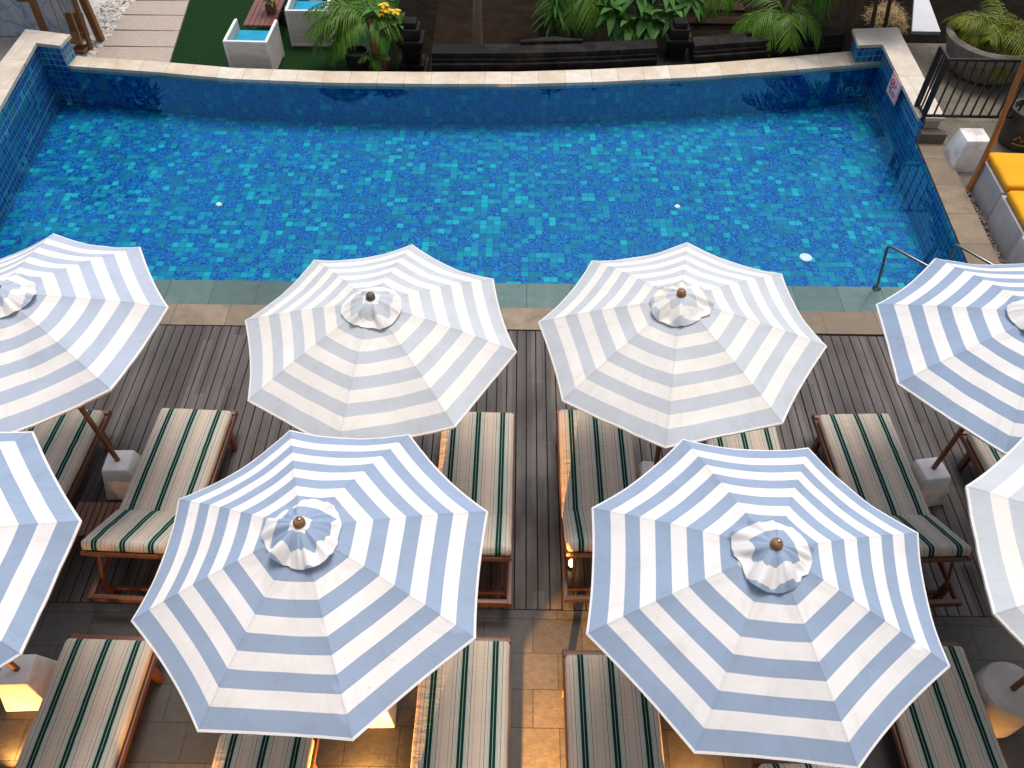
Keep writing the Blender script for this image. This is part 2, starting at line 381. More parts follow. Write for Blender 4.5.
wall([(x + .05, y) for x, y in RIGHT[1:]], ZB - .02, .27, 'waterline mosaic', 'pool_side_wall')
g = MB(); P = [(-8.5, 6.4), (6.8, 6.4), (6.8, 13.2), (-8.5, 13.2)]; g.poly([(*p, ZB) for p in P], P); struct(g.build('pool_floor', 'pool floor mosaic'))
g = MB(); g.strip([(-7.4, 6.50), (0, 6.50), (6.2, 6.50)], [(-7.4, 7.34), (0, 7.39), (6.2, 7.45)], ZB - .1, -.165); struct(g.build('pool_step', 'step stone'))
g = MB(); W = [(-6.9, 6.6), (5.5, 6.6), (5.80, 10.45), (5.88, 12.66)] + [(x, y + .05) for x, y in FAR[::-1][1:-1]] + [(-7.5, 12.24), (-7.30, 10.3)]
g.poly([(*p, WL) for p in W]); struct(g.build('pool_water', 'water', recalc=False))

g = MB(); g.strip([(-7.6, 6.435), (0, 6.445), (6.4, 6.465)], [(-7.6, 6.75), (0, 6.79), (6.4, 6.83)], -.4, 0.004); struct(g.build('pool_coping', 'brown coping stone'))
g = MB(); g.strip(FAR, FARB, -.10, 0.0); struct(g.build('pool_coping', 'cream coping stone'))
g = MB(); g.strip([(x, y + .05) for x, y in FAR], [(x, y - .03) for x, y in FARB], -.6, -.10); struct(g.build('pool_far_kerb', 'black stone'))
# raised copings with their L-shaped corner ends, and the low coping on the right
g = MB(); g.prism([(-7.30, 6.1), (-6.80, 6.1), (-7.25, 10.3), (-7.46, 12.14), (-7.06, 12.06), (-7.03, 12.42), (-7.80, 12.58), (-7.76, 11.48)], .30, .352)
struct(g.build('pool_raised_coping', 'cream slab stone'))
g = MB(); g.prism([(-7.28, 6.15), (-6.90, 6.15), (-7.35, 10.3), (-7.56, 12.18), (-7.14, 12.10), (-7.11, 12.38), (-7.74, 12.52), (-7.71, 11.48)], -.75, .30); struct(g.build('pool_corner_wall', 'white concrete'))
g = MB(); g.prism([(5.72, 10.46), (6.10, 10.46), (6.22, 13.18), (5.46, 13.10), (5.41, 12.55), (5.81, 12.60)], .262, .312); struct(g.build('pool_raised_coping', 'cream slab stone'))
g = MB(); g.prism([(5.84, 10.46), (6.05, 10.46), (6.16, 13.13), (5.52, 13.04), (5.48, 12.62), (5.90, 12.67)], -.75, .262); struct(g.build('pool_corner_wall', 'tan concrete'))
# mosaic faces of the two corner returns
def vface(a, b, z0, z1, name):
    g = MB(); L = (Vector(b) - Vector(a)).length; g.poly([(*a, z0), (*b, z0), (*b, z1), (*a, z1)], [(0, z0), (L, z0), (L, z1), (0, z1)]); struct(g.build(name, 'waterline mosaic'))
vface((-7.58, 12.170), (-7.10, 12.085), -.75, .30, 'pool_corner_wall'); vface((-7.095, 12.08), (-7.07, 12.40), -.08, .30, 'pool_corner_wall')
vface((5.46, 12.595), (5.90, 12.655), -.75, .262, 'pool_corner_wall'); vface((5.47, 12.60), (5.505, 13.06), -.08, .262, 'pool_corner_wall')
g = MB(); g.prism([(5.775, 10.302), (6.14, 10.302), (6.10, 10.455), (5.785, 10.455)], -.3, .15); struct(g.build('pool_coping_step', 'brown coping stone'))
g = MB(); g.strip([(5.52, 6.84), (5.65, 8.6), (5.775, 10.30)], [(5.93, 6.84), (6.04, 8.6), (6.14, 10.30)], -.3, .0); struct(g.build('pool_coping', 'brown coping stone'))

# terrace right of the pool, garden behind
g = MB(); g.prism([(5.9, 6.9), (12, 6.9), (12, 13.4), (6.14, 13.4)], -.46, -.06); struct(g.build('terrace', 'terrace paving'))
g = MB(); g.prism([(-14, 9), (-7.74, 9), (-7.74, 13.0), (-14, 13.0)], -.46, -.05); struct(g.build('side_terrace', 'tan concrete'))
g = MB(); y = 12.2
while y < 22:
    off = (y - 12.9) * -.125
    g.prism([(-7.15 + off * .3 , y), (-5.80 + off, y), (-5.80 + off - .07, y + .555), (-7.15 + off * .3, y + .53)], -.40, -.30); y += .575
struct(g.build('path', 'path slab'))
g = MB(); g.poly([(-5.9, 12.3, -.33), (-2.2, 12.0, -.33), (-2.2, 26, -.33), (-7.6, 26, -.33)]); struct(g.build('lawn', 'lawn'))
g = MB(); g.poly([(-2.2, 12.0, -.34), (1.3, 12.1, -.34), (5.4, 12.8, -.34), (14, 13.0, -.34), (14, 26, -.34), (-2.2, 26, -.34)]); struct(g.build('soil', 'soil'))
g = MB(); g.poly([(-1.45, 12.6, -.325), (.35, 12.6, -.325), (.4, 16, -.325), (-1.5, 16, -.325)]); struct(g.build('garden_path', 'brown soil'))
# pebbles
g = MB(); rp = random.Random(3)
for i in range(1300):
    t = rp.random(); y = 12.75 + 3.6 * t; x0 = -7.55 - .05 * t; x = x0 + rp.random() * (.46 + .06 * t)
    r_ = rp.uniform(.024, .046); vs = bmesh.ops.create_icosphere(g.bm, subdivisions=1, radius=r_)['verts']
    bmesh.ops.transform(g.bm, matrix=Matrix.Translation((x, y, -.325 + rp.uniform(0, .025))) @ Matrix.Rotation(rp.random() * 6, 4, 'Z') @ Matrix.Diagonal((1.3, .9, .65, 1)), verts=vs)
g.poly([(-14, 13.0, -.345), (-7.0, 12.7, -.345), (-7.2, 26, -.345), (-14, 26, -.345)])
o = g.build('pebbles', 'pebble stone', smooth=60); stuff(o); tag(o, 'strip of pale loose pebbles between painted wall and slab path', 'pebbles')

# ------------------------------------------------------------------ parasols
APO = 1.10 * math.cos(math.pi / 8)
def canopy_mesh(H, seed):
    g = MB(); rr = random.Random(seed); NR, NT, Rr = 22, 14, 1.10
    sags = [rr.uniform(.030, .050) for _ in range(8)]
    for i in range(8):
        a0, a1 = i * math.pi / 4, (i + 1) * math.pi / 4; sag = sags[i]; V = {}
        for j in range(NR + 1):
            s_ = .03 + (1 - .03) * j / NR
            z = H * (1 - s_) + .045 * 4 * s_ * (1 - s_) * .55
            for q in range(NT + 1):
                t = q / NT; b = 4 * t * (1 - t)
                p = Vector((math.cos(a0), math.sin(a0), 0)) * (1 - t) + Vector((math.cos(a1), math.sin(a1), 0)) * t
                p *= Rr * s_ * (1 - .021 * b * s_ * s_)
                wr = .010 * noise.noise(Vector((p.x * 5 + seed, p.y * 5, i))) * b + (.004 * noise.noise(Vector((p.x * 14, p.y * 14, seed + i)))) * s_ * s_
                V[j, q] = (g.bm.verts.new((p.x, p.y, z - sag * b * s_ + wr)), (1 - s_) * APO, min(t, 1 - t) * 2 * Rr * math.sin(math.pi / 8) * s_)
        for j in range(NR):
            for q in range(NT):
                c = [V[j, q], V[j + 1, q], V[j + 1, q + 1], V[j, q + 1]]
                f = g.bm.faces.new([v[0] for v in c])
                for l, v in zip(f.loops, c): l[g.uv].uv = (v[1], v[2])
        # stitched hem hanging from the rim
        for q in range(NT):
            A, B = V[NR, q], V[NR, q + 1]
            lo = [g.bm.verts.new(v[0].co * Vector((.994, .994, 1)).x + Vector((0, 0, -.022))) if False else g.bm.verts.new((v[0].co.x * .993, v[0].co.y * .993, v[0].co.z - .022)) for v in (A, B)]
            f = g.bm.faces.new((A[0], lo[0], lo[1], B[0]))
            for l in f.loops: l[g.uv].uv = (0.005, .3)
    bmesh.ops.remove_doubles(g.bm, verts=g.bm.verts[:], dist=.0008)
    return g
CAPOFF = {1: .32, 2: .35, 3: .30, 4: .33, 5: .345, 6: .31, 7: .33, 8: .34}
def cap_mesh(H, seed):
    g = MB(); rr = random.Random(seed); n, m = 120, 12
    ph = [rr.uniform(0, 6.28) for _ in range(4)]; a0 = rr.uniform(0, .8); V = []
    for j in range(m + 1):
        s_ = j / m; row = []
        for k in range(n):
            th = 2 * math.pi * k / n
            cx_, cy_ = math.cos(th), math.sin(th)
            fold = 1.9 * noise.noise(Vector((cx_ * 1.7 + seed * 7, cy_ * 1.7, .4 * s_))) + 1.25 * noise.noise(Vector((cx_ * 3.6, cy_ * 3.6 + seed * 5, .7 * s_))) + .45 * noise.noise(Vector((cx_ * 8, cy_ * 8, seed + 1.5 * s_)))
            r_ = .022 + (.205 + .012 * math.sin(3 * th + ph[3]) + .012 * fold) * s_
            z = H + .052 - .035 * s_ - .075 * s_ ** 2.0 + .036 * fold * s_ ** 1.15 * (1 - .2 * s_)
            z = max(z, H * (1 - r_ / 1.1) + .045 * 2.2 * (r_ / 1.1) * (1 - r_ / 1.1) + .006)
            x_, y_ = r_ * math.cos(th), r_ * math.sin(th)
            xr, yr = abs(x_ * math.cos(a0) - y_ * math.sin(a0)), abs(x_ * math.sin(a0) + y_ * math.cos(a0))
            d = max(xr * .92, yr) + .1 * min(xr, yr) + .016 * fold * s_
            row.append((g.bm.verts.new((x_, y_, z)), CAPOFF[seed] - d))
        V.append(row)
    for a, b in zip(V, V[1:]):
        for k in range(n):
            c = [a[k], b[k], b[(k + 1) % n], a[(k + 1) % n]]
            f = g.bm.faces.new([v[0] for v in c])
            for l, v in zip(f.loops, c): l[g.uv].uv = (v[1], .3)
    return g
def parasol(label, c, z0, tilt, rot, fabric, seed, foot, H=.365):
    """c = rim centre; foot = top of the pole's socket (world)"""
    root = thing('parasol', label, 'parasol', foot, 0, 'striped parasols over the sun loungers')
    nrm = Vector((tilt[0], tilt[1], 1)).normalized()
    u = Vector((0, 1, 0)).cross(nrm).normalized(); v = nrm.cross(u)
    mr = Matrix((u, v, nrm)).transposed().to_4x4()
    top = Matrix.Translation(Vector((c[0], c[1], z0)) - Vector(foot)) @ mr @ Matrix.Rotation(rot, 4, 'Z')
    def place(o): o.matrix_local = top; return o
    can = place(canopy_mesh(H, seed).build('canopy', fabric, root, smooth=28))
    place(cap_mesh(H, seed).build('vent_cap', fabric, root, smooth=80))
    g = MB(); g.lathe([(.030, H + .03), (.036, H + .05), (.034, H + .075), (.024, H + .092), (.010, H + .098)], n=20)
    fin = place(g.build('finial', 'grey finial wood' if seed == 2 else 'finial wood', root, smooth=50))
    if seed in (5, 6):
        g = MB(); g.lathe([(.013, H + .096), (.013, H + .102), (.008, H + .105)], (.006, 0, 0), 14); g.build('finial_cap', 'steel', fin, smooth=50)
    for k in range(8):
        g = MB(); a = k * math.pi / 4; d = Vector((math.cos(a), math.sin(a), 0)); pts = []
        for s_ in (.03, .35, .7, .985): pts.append(d * 1.10 * s_ + Vector((0, 0, H * (1 - s_) + .045 * 2.2 * s_ * (1 - s_) - .014)))
        g.tube(pts, .009, 6); rib = place(g.build('rib', 'pole wood', root)); g = MB()
        mid = d * .55 + Vector((0, 0, H * .5 + .0)); g.tube([d * .03 + Vector((0, 0, H - .42)), mid], .007, 6); g.build('strut', 'pole wood', rib)
    hub = (top @ Vector((0, 0, H + .02)))
    g = MB(); g.tube([(0, 0, 0), hub * .5, hub], .023, 14); g.build('pole', 'pole wood', root, smooth=40)
    return root
PAR = [
 ('A', 'faded blue and white striped parasol by the pool, cut by the left photo edge', (-3.779, 4.391), 2.055, (-.049, -.033), .159, 'canopy fabric medium', 1, (-3.625, 4.305, .38)),
 ('B', 'pale washed-out striped parasol with a dark grey finial, by the pool', (-1.052, 4.414), 1.985, (-.020, -.016), .634, 'canopy fabric faded', 2, (-1.05, 4.43, .38)),
 ('C', 'pale washed-out striped parasol with a light brown finial, by the pool', (1.274, 4.401), 2.075, (-.098, .002), .594, 'canopy fabric faded', 3, (1.33, 4.27, .38)),
 ('D', 'strong blue striped parasol by the pool in front of the steel handrails', (3.904, 4.298), 2.084, (-.048, -.005), .309, 'canopy fabric strong', 4, (3.92, 4.36, .38)),
 ('E', 'large blue and white striped parasol in the near row with a plain wooden finial', (-1.174, 2.383), 2.088, (-.039, .006), .340, 'canopy fabric strong', 5, (-1.06, 2.26, .38)),
 ('F', 'large blue and white parasol in the near row, metal screw on its finial', (1.498, 2.293), 2.124, (-.030, -.025), .304, 'canopy fabric strong', 6, (1.50, 2.30, .38)),
 ('G', 'blue striped parasol in the near row, cut by the left photo edge', (-3.755, 2.338), 2.068, (.002, -.101), .292, 'canopy fabric strong', 7, (-3.76, 2.35, .38)),
 ('H', 'pale cream and grey-blue parasol in the near row, cut by the right photo edge', (3.826, 2.367), 2.082, (.162, -.092), .281, 'canopy fabric faded', 8, (3.83, 2.30, .38)),
]
for k, lab, c, z0, ti, ro, fab, sd, foot in PAR: parasol(lab, c, z0, ti, ro, fab, sd, foot, {5: .42, 6: .41}.get(sd, .365))

# concrete feet
g = MB(); g.box((0, 0, .195), (.375, .375, .39), .016, 3, taper=.625); proto = g.build('ballast_block', 'white concrete', smooth=40)
BASES = [
 ('white concrete block foot beside the slatted side table', (-3.625, 4.305), .04, 0), ('concrete block foot under the pale parasol left of the centre gap', (-1.05, 4.43), 0, 0),
 ('concrete block foot mostly hidden, behind the lounger right of the centre gap', (1.33, 4.27), -.05, 0), ('white concrete block foot between two loungers at the right, in front of the pool corner', (3.92, 4.36), .16, 0),
 ('concrete block foot in the near row under the plain wooden finial parasol, lit yellow', (-1.06, 2.26), .03, 0), ('concrete block foot in the near row under the screw-topped parasol', (1.50, 2.30), .0, 0),
 ('concrete block foot at the lower left photo edge, its front lit glowing yellow', (-3.77, 2.35), .05, 0)]
for i, (lab, p, rz, _) in enumerate(BASES):
    o = proto if i == 0 else proto.copy()
    if i: COL.objects.link(o)
    o.location = (*p, .002); o.rotation_euler.z = rz; tag(o, lab, 'ballast block', 'block feet of the parasols')
g = MB(); g.lathe([(.20, 0), (.23, .02), (.225, .40), (.21, .44), (.045, .445)], n=40); o = g.build('ballast_block', 'concrete', smooth=35); o.location = (3.83, 2.30, .002)
tag(o, 'round concrete drum foot of the parasol at the lower right photo edge', 'ballast block')

# ------------------------------------------------------------------ loungers
def make_lounger():
    root = thing('sun_lounger', '', 'sun lounger')
    g = MB()
    for sx in (-1, 1): g.box((sx * .334, -.965, .265), (.045, 2.03, .06), .006)
    g.box((0, .008, .285), (.71, .05, .06), .006); g.box((0, -1.96, .275), (.66, .04, .07), .006); g.box((0, -1.25, .265), (.66, .05, .05), .006)
    g.build('frame', 'teak', root, smooth=40)
    for sx in (-1, 1):
        for y in (-.20, -1.78):
            g = MB(); g.box((sx * .33, y, .117), (.048, .06, .234), .006, rot=None); g.build('leg', 'teak', root, smooth=40)
    g = MB(); g.box((0, -1.78, .10), (.63, .03, .045), .005); g.build('stretcher', 'teak', root)
    g = MB(); y = -.10
    while y > -1.24: g.box((0, y, .292), (.655, .062, .016), .003, 1); y -= .085
    g.build('slats', 'teak', root)
    hinge = Vector((0, -1.25, .31)); rot = Matrix.Rotation(R(-33), 3, 'X')
    def hang(bm, fn):
        for v in bm.verts: v.co = fn(v.co)
    g = MB()
    for sx in (-1, 1): g.box((sx * .325, -.31, .015), (.045, .64, .035), .005)
    g.box((0, -.615, .015), (.60, .045, .035), .005); y = -.07
    while y > -.58: g.box((0, y, .02), (.6, .06, .014), .003, 1); y -= .085
    bmesh.ops.transform(g.bm, matrix=Matrix.Translation(hinge) @ rot.to_4x4(), verts=g.bm.verts[:]); g.build('back_frame', 'teak', root, smooth=40)
    for sx in (-1, 1):
        g = MB(); g.tube([(sx * .27, -1.25 - .42, .60), (sx * .27, -1.83, .30)], .014, 6); g.build('back_prop', 'teak', root)
    def cushion(name, y0, y1, th, mt, seed):
        g = MB(); w = .345; nx, ny = 18, max(8, int((y0 - y1) * 20)); rr = .034
        vs = g.box((0, (y0 + y1) / 2, th / 2), (2 * w, y0 - y1, th), rr, 4)
        bmesh.ops.subdivide_edges(g.bm, edges=[e for e in g.bm.edges if e.calc_length() > .12], cuts=12, use_grid_fill=True)
        for v in g.bm.verts:
            fx = max(0, 1 - (v.co.x / w) ** 4); fy = max(0, 1 - ((v.co.y - (y0 + y1) / 2) / ((y0 - y1) / 2)) ** 4)
            if v.co.z > th * .6:
                v.co.z += .012 * fx * fy + .007 * fx * fy * noise.noise(Vector((v.co.x * 3, v.co.y * 9, seed))) + .004 * noise.noise(Vector((v.co.x * 9, v.co.y * 22, seed)))
            v.co.x += .006 * noise.noise(Vector((v.co.y * 4, v.co.z * 5, seed + 3)))
        bmesh.ops.transform(g.bm, matrix=mt, verts=g.bm.verts[:])
        return g.build(name, 'mattress', root, smooth=50)
    cushion('seat_cushion', 0, -1.215, .100, Matrix.Translation((0, -.03, .306)), 1)
    cushion('back_cushion', -.012, -.63, .095, Matrix.Translation(hinge) @ rot.to_4x4() @ Matrix.Translation((0, 0, .032)), 5)
    return root
L0 = make_lounger(); remember(L0)
SPOTS = [  # x centre, far end y, yaw, label
 (-4.30, 4.93, 2, 'striped sun lounger crossed by the slanting brown pole at the left photo edge'),
 (-3.06, 4.95, 2, 'striped sun lounger right of the white block foot and slatted side table, head raised'),
 (-.32, 4.97, .3, 'striped sun lounger on the deck left of the centre gap, its left edge lit yellow'),
 (.80, 5.02, -.3, 'striped sun lounger on the deck right of the centre gap, its left edge lit yellow'),
 (2.20, 4.88, 0, 'striped sun lounger on the deck, mostly hidden below the two right middle parasols'),
 (3.34, 5.02, -2.5, 'striped sun lounger left of the white block foot at the right, head raised'),
 (4.74, 4.86, -4, 'striped sun lounger at the right photo edge, only a corner seen between two parasols'),
 (-3.13, 2.63, 1, 'striped sun lounger on the stone paving at the lower left beside the glowing block foot'),
 (-1.75, 1.93, 1, 'striped sun lounger on the stone paving, only its end seen below the large parasol'),
 (-.33, 2.67, .5, 'striped sun lounger on the stone paving left of the golden strip of floor'),
 (.79, 2.57, -.5, 'striped sun lounger on the stone paving right of the golden strip of floor'),
 (2.16, 1.79, -1, 'striped sun lounger at the bottom photo edge, a sliver seen below the screw-topped parasol'),
 (3.25, 2.68, -1, 'striped sun lounger on the stone paving at the lower right beside the round drum foot'),
]
for i, (x, y, rz, lab) in enumerate(SPOTS):
    o = L0 if i == 0 else dup(L0)
    o.location = (x, y, .003); o.rotation_euler.z = R(-rz); o['label'] = lab; o['category'] = 'sun lounger'; o['group'] = 'striped sun loungers'

t = thing('side_table', 'low reddish slatted wooden side table beside the white block foot', 'side table', (-3.66, 3.74, .003))
g = MB()
for k in range(8): g.box((-.196 + k * .056, 0, .285), (.048, .34, .02), .003, 1)
g.build('tabletop', 'teak', t)
for sx in (-1, 1):
    for sy in (-1, 1):
        g = MB(); g.box((sx * .19, sy * .14, .137), (.04, .04, .274), .004, 1); g.build('leg', 'teak', t)

# ------------------------------------------------------------------ pool fittings
def handrail(pts, lab):
    root = thing('handrail', lab, 'handrail', pts[0], 0, 'steel handrails at the pool step')
    b = Vector(pts[0]); g = MB(); q = [Vector(p) - b for p in pts]; path = []
    for i, p in enumerate(q):
        if 0 < i < len(q) - 1:
            a, c = (q[i - 1] - p).normalized() * .05, (q[i + 1] - p).normalized() * .05
            path += [p + a, p + a * .3 + c * .3, p + c]
        else: path.append(p)
    g.tube(path, .016, 10); g.build('rail', 'steel', root, smooth=50)
    for p in (q[0], q[-1]):
        g = MB(); g.lathe([(.05, 0), (.05, .012), (.03, .03)], (p.x, p.y, p.z), 16); g.build('flange', 'steel', root, smooth=40)
handrail([(4.43, 7.40, -.16), (4.29, 7.34, .57), (4.80, 6.80, .57), (4.84, 6.62, .005)], 'bent steel handrail on the pool step, farther from the right coping')
handrail([(5.20, 7.40, -.16), (5.07, 7.38, .57), (5.55, 6.80, .57), (5.60, 6.62, .005)], 'bent steel handrail on the pool step, beside the right coping')
for (x, y, r_, lab) in [(-4.27, 9.56, .045, 'small white disc on the pool floor at the left'), (2.36, 9.68, .045, 'small white disc on the pool floor right of centre'), (3.99, 8.60, .085, 'largest white disc on the pool floor, near the handrails')]:
    g = MB(); g.lathe([(r_, 0), (r_, .015), (r_ * .8, .028), (r_ * .4, .03)], n=20); o = g.build('floor_inlet', 'porcelain', smooth=50); o.location = (x, y, ZB); tag(o, lab, 'pool inlet', 'white discs on the pool floor')
# warning sign hung on the mosaic wall
t = thing('warning_sign', 'pink and white warning sign with red border on the blue mosaic wall', 'sign', (5.755, 11.57, .135), 0)
g = MB(); g.box((0, 0, 0), (.014, .44, .33), .003, 1); g.build('board', 'sign pink', t)
g = MB(); g.box((-.009, 0, 0), (.004, .37, .26)); g.build('face', 'sign white', t)
g = MB()
ring = [(-.0135, .07 + .062 * math.cos(a * math.pi / 12), .045 + .062 * math.sin(a * math.pi / 12)) for a in range(25)]
g.tube(ring, .011, 6, cap=False); g.tube([(-.0135, .07 - .045, .045 + .045), (-.0135, .07 + .045, .045 - .045)], .010, 6)
g.lathe([(.018, 0), (.018, .004)], (0, 0, 0), 8) if False else None
g.tube([(-.0135, -.10, .05), (-.0135, -.06, .085), (-.0135, -.05, .03)], .012, 6)
for zz, a, b in ((-.05, -.15, .0), (-.05, .03, .15), (-.09, -.13, .11)): g.box((-.013, (a + b) / 2, zz), (.004, b - a, .020))
g.build('red_marks', 'sign red', t)

# black iron fence on the terrace corner
t = thing('iron_fence', 'low black iron fence panel beside the pool corner and big planter', 'fence', (5.77, 10.44, 0))
fz0, fz1 = .36, 1.19
g = MB()
for z in (fz0, fz1): g.box((.90, 0, z), (1.80, .03, .04), .004, 1); g.box((0, .17, z), (.03, .30, .04), .004, 1)
g.build('rail', 'dark iron', t)
for (x, y) in ((0, 0), (0, .33), (1.8, 0)):
    g = MB(); g.box((x, y, (fz1 + .30) / 2), (.045, .045, fz1 - .26), .004, 1); g.build('post', 'dark iron', t)
for k in range(1, 14):
    g = MB(); g.box((k * 1.8 / 14, 0, (fz0 + fz1) / 2), (.02, .02, fz1 - fz0)); g.build('baluster', 'dark iron', t)
for k in range(1, 4):
    g = MB(); g.box((0, k * .33 / 4, (fz0 + fz1) / 2), (.02, .02, fz1 - fz0)); g.build('baluster', 'dark iron', t)

# seats of concrete with yellow cushions, parasol foot, slanting pole
sl = math.atan2(.075, 1)
BY = [(8.99, .74, 'concrete seat block farther from the handrails, under the far yellow cushion'), (8.14, .74, 'middle concrete seat block under the nearer yellow cushion'), (7.34, .70, 'concrete seat block nearest to the deck, no cushion in view')]
for i, (y, d, lab) in enumerate(BY):
    g = MB(); g.box((0, 0, .17), (.80, .80, .46), .012, 2); o = g.build('seat_block', 'block concrete', smooth=40)
    o.location = (6.575 + .076 * (y - 9.0), y, 0.0); o.rotation_euler.z = -sl * .6; tag(o, lab, 'seat block', 'concrete seat blocks beside the pool')
for y, lab in ((8.96, 'yellow seat cushion on the block nearer to the white parasol foot'), (8.13, 'yellow seat cushion closer to the handrails, cut by the right photo edge')):
    g = MB(); g.box((0, 0, .055), (.78, .76, .11), .045, 5)
    bmesh.ops.subdivide_edges(g.bm, edges=[e for e in g.bm.edges if e.calc_length() > .15], cuts=8, use_grid_fill=True)
    for v in g.bm.verts:
        if v.co.z > .06: v.co.z += .018 * max(0, 1 - (v.co.x / .39) ** 2) * max(0, 1 - (v.co.y / .38) ** 2) + .006 * noise.noise(v.co * 6)
    o = g.build('seat_cushion', 'yellow cloth', smooth=60); o.location = (6.59 + .076 * (y - 9.0), y, .402); o.rotation_euler.z = -sl * .6
    tag(o, lab, 'cushion', 'yellow cushions on the seat blocks')
g = MB(); g.box((0, 0, .22), (.46, .46, .46), .012, 2, taper=.72); o = g.build('ballast_block', 'white concrete', smooth=40); o.location = (6.30, 9.93, -.06)
tag(o, 'white concrete block foot in front of the black iron fence', 'ballast block')
g = MB(); g.tube([(6.17, 9.27, -.06), (6.14, 9.28, .8), (6.05, 9.30, 1.75), (6.02, 9.31, 2.5)], [.036, .036, .034, .032], 14)
tag(g.build('bamboo_pole', 'bamboo', smooth=50), 'orange bamboo pole standing beside the yellow cushions', 'pole')
rp = random.Random(5); g = MB()
for i in range(420):
    y = rp.uniform(6.9, 9.3); x = 5.99 + .062 * (y - 7.8) + rp.uniform(.0, .16); r_ = rp.uniform(.012, .024); vs = bmesh.ops.create_icosphere(g.bm, subdivisions=1, radius=r_)['verts']
    bmesh.ops.transform(g.bm, matrix=Matrix.Translation((x, y, -.055 + rp.uniform(0, .02))) @ Matrix.Diagonal((1.2, 1, .7, 1)), verts=vs)
o = stuff(g.build('gravel', 'grey planter stone', smooth=60)); tag(o, 'narrow strip of grey gravel along the right coping', 'gravel')

# ------------------------------------------------------------------ plants
def frond(g, stem, p, az, el, L, curve, leafL, leafW, n=26, up0=.1, vee=.5):
    p = Vector(p); d = Vector((math.cos(az) * math.cos(el), math.sin(az) * math.cos(el), math.sin(el))); pts = [p.copy()]; q = p.copy(); st = L / n; e = el
    for i in range(n):
        e -= curve / n; d = Vector((math.cos(az) * math.cos(e), math.sin(az) * math.cos(e), math.sin(e))); q = q + d * st; pts.append(q.copy())
        t = (i + 1) / n
        if t > .12:
            sd = d.cross(Vector((0, 0, 1)))
            if sd.length < .05: sd = Vector((-math.sin(az), math.cos(az), 0))
            sd.normalize(); ll = leafL * math.sin(math.pi * min(1, .15 + .80 * t)) ** .7
            for sg in (-1, 1):
                dv = sd * sg * 1.0 + d * (.45 + .6 * t) + Vector((0, 0, random.uniform(-.25, .15)))
                g.leaf(q, dv, sd.cross(d) + Vector((0, 0, .01)), ll * random.uniform(.85, 1.1), leafW, .2, vee, 2)
    stem.tube(pts, [.012 * (1 - .8 * i / n) + .002 for i in range(n + 1)], 5)
def palm(label, base, top, trunk_r, trunk_mat, fronds, leaf='palm leaf', leafL=.38, leafW=.013, n=26, cat='palm tree', group=None):
    t = thing('palm_tree', label, cat, base, 0, group); b = Vector(base); tp = Vector(top) - b
    g = MB(); pts = [tp * (i / 8) + Vector((.02 * math.sin(i * 1.3), .02 * math.cos(i), 0)) for i in range(9)]
    g.tube(pts, [trunk_r * (1.15 - .3 * i / 8) * (1 + .06 * (i % 2)) for i in range(9)], 12); g.build('trunk', trunk_mat, t, smooth=50)
    lf, st = MB(), MB()
    for az, el, L, cu in fronds: frond(lf, st, tp, R(az), R(el), L, R(cu), leafL, leafW, n)
    lf.build('fronds', leaf, t, smooth=70); st.build('leaf_stalks', leaf, t, smooth=60)
    return t
rf = random.Random(11)
# potted palm at the top of the picture: its fronds hang over the lawn
palm('palm with orange-brown trunk and arching green fronds beside the turquoise chairs', (-2.25, 12.72, -.33), (-2.36, 12.80, .50), .075, 'palm bark',
     [(185, 30, 1.2, 85), (200, 25, 1.15, 90), (172, 45, 1.2, 90), (213, 15, 1.0, 90), (178, 10, 1.0, 65), (206, 45, 1.15, 100), (150, 40, .9, 80), (192, 0, .8, 70), (120, 50, .8, 70), (190, 55, 1.05, 95), (350, 30, .6, 80), (325, 10, .45, 70), (20, 40, .6, 80), (60, 60, .7, 60), (225, 30, .8, 100)],
     leafL=.34, leafW=.012, n=32)
# the palm whose crown is mirrored in the pool
palm('tall palm with brown trunk behind the black stone wall, its crown mirrored in the pool', (5.60, 13.62, -.33), (5.72, 13.75, 1.25), .10, 'bark',
     [(185, 5, 1.45, 75), (172, 20, 1.5, 75), (200, -5, 1.2, 60), (160, 48, 1.6, 70), (25, 42, 1.8, 60), (340, 40, 1.7, 65), (10, 62, 1.7, 60), (120, 60, 1.7, 70), (75, 55, 1.7, 70), (215, 50, 1.4, 90), (285, 50, 1.1, 95), (190, 75, 1.8, 55), (0, 78, 1.9, 50), (320, 68, 1.7, 60), (150, 65, 1.8, 60), (35, 25, 1.6, 60), (240, 70, 1.6, 70)],
     leafL=.46, leafW=.020, n=34)
t = thing('palm_tree', 'drooping green palm fronds with dry brown leaves above the black stone wall', 'palm tree', (4.35, 13.35, -.33))
g = MB(); g.tube([(0, 0, 0), (.05, .05, .5), (.1, .1, 1.0)], [.06, .055, .05], 10); g.build('trunk', 'bark', t, smooth=50)
lf, st, dl, ds = MB(), MB(), MB(), MB()
for az, el, L, cu in [(200, 40, .95, 120), (230, 35, .85, 120), (180, 30, 1.0, 100), (325, 40, .9, 120), (350, 30, 1.0, 115), (20, 40, 1.0, 100), (270, 45, .8, 120), (140, 50, 1., 90)]: frond(lf, st, (.05, .05, .72), R(az), R(el), L, R(cu), .34, .014, 26)
for az, el, L, cu in [(300, -10, .7, 60), (250, -20, .6, 50)]: frond(dl, ds, (.05, .0, .45), R(az), R(el), L, R(cu), .22, .013, 20)
lf.build('fronds', 'palm leaf', t, smooth=70); st.build('leaf_stalks', 'palm leaf', t); dl.build('dry_fronds', 'dry leaf', t, smooth=70); ds.build('leaf_stalks', 'dry leaf', t)
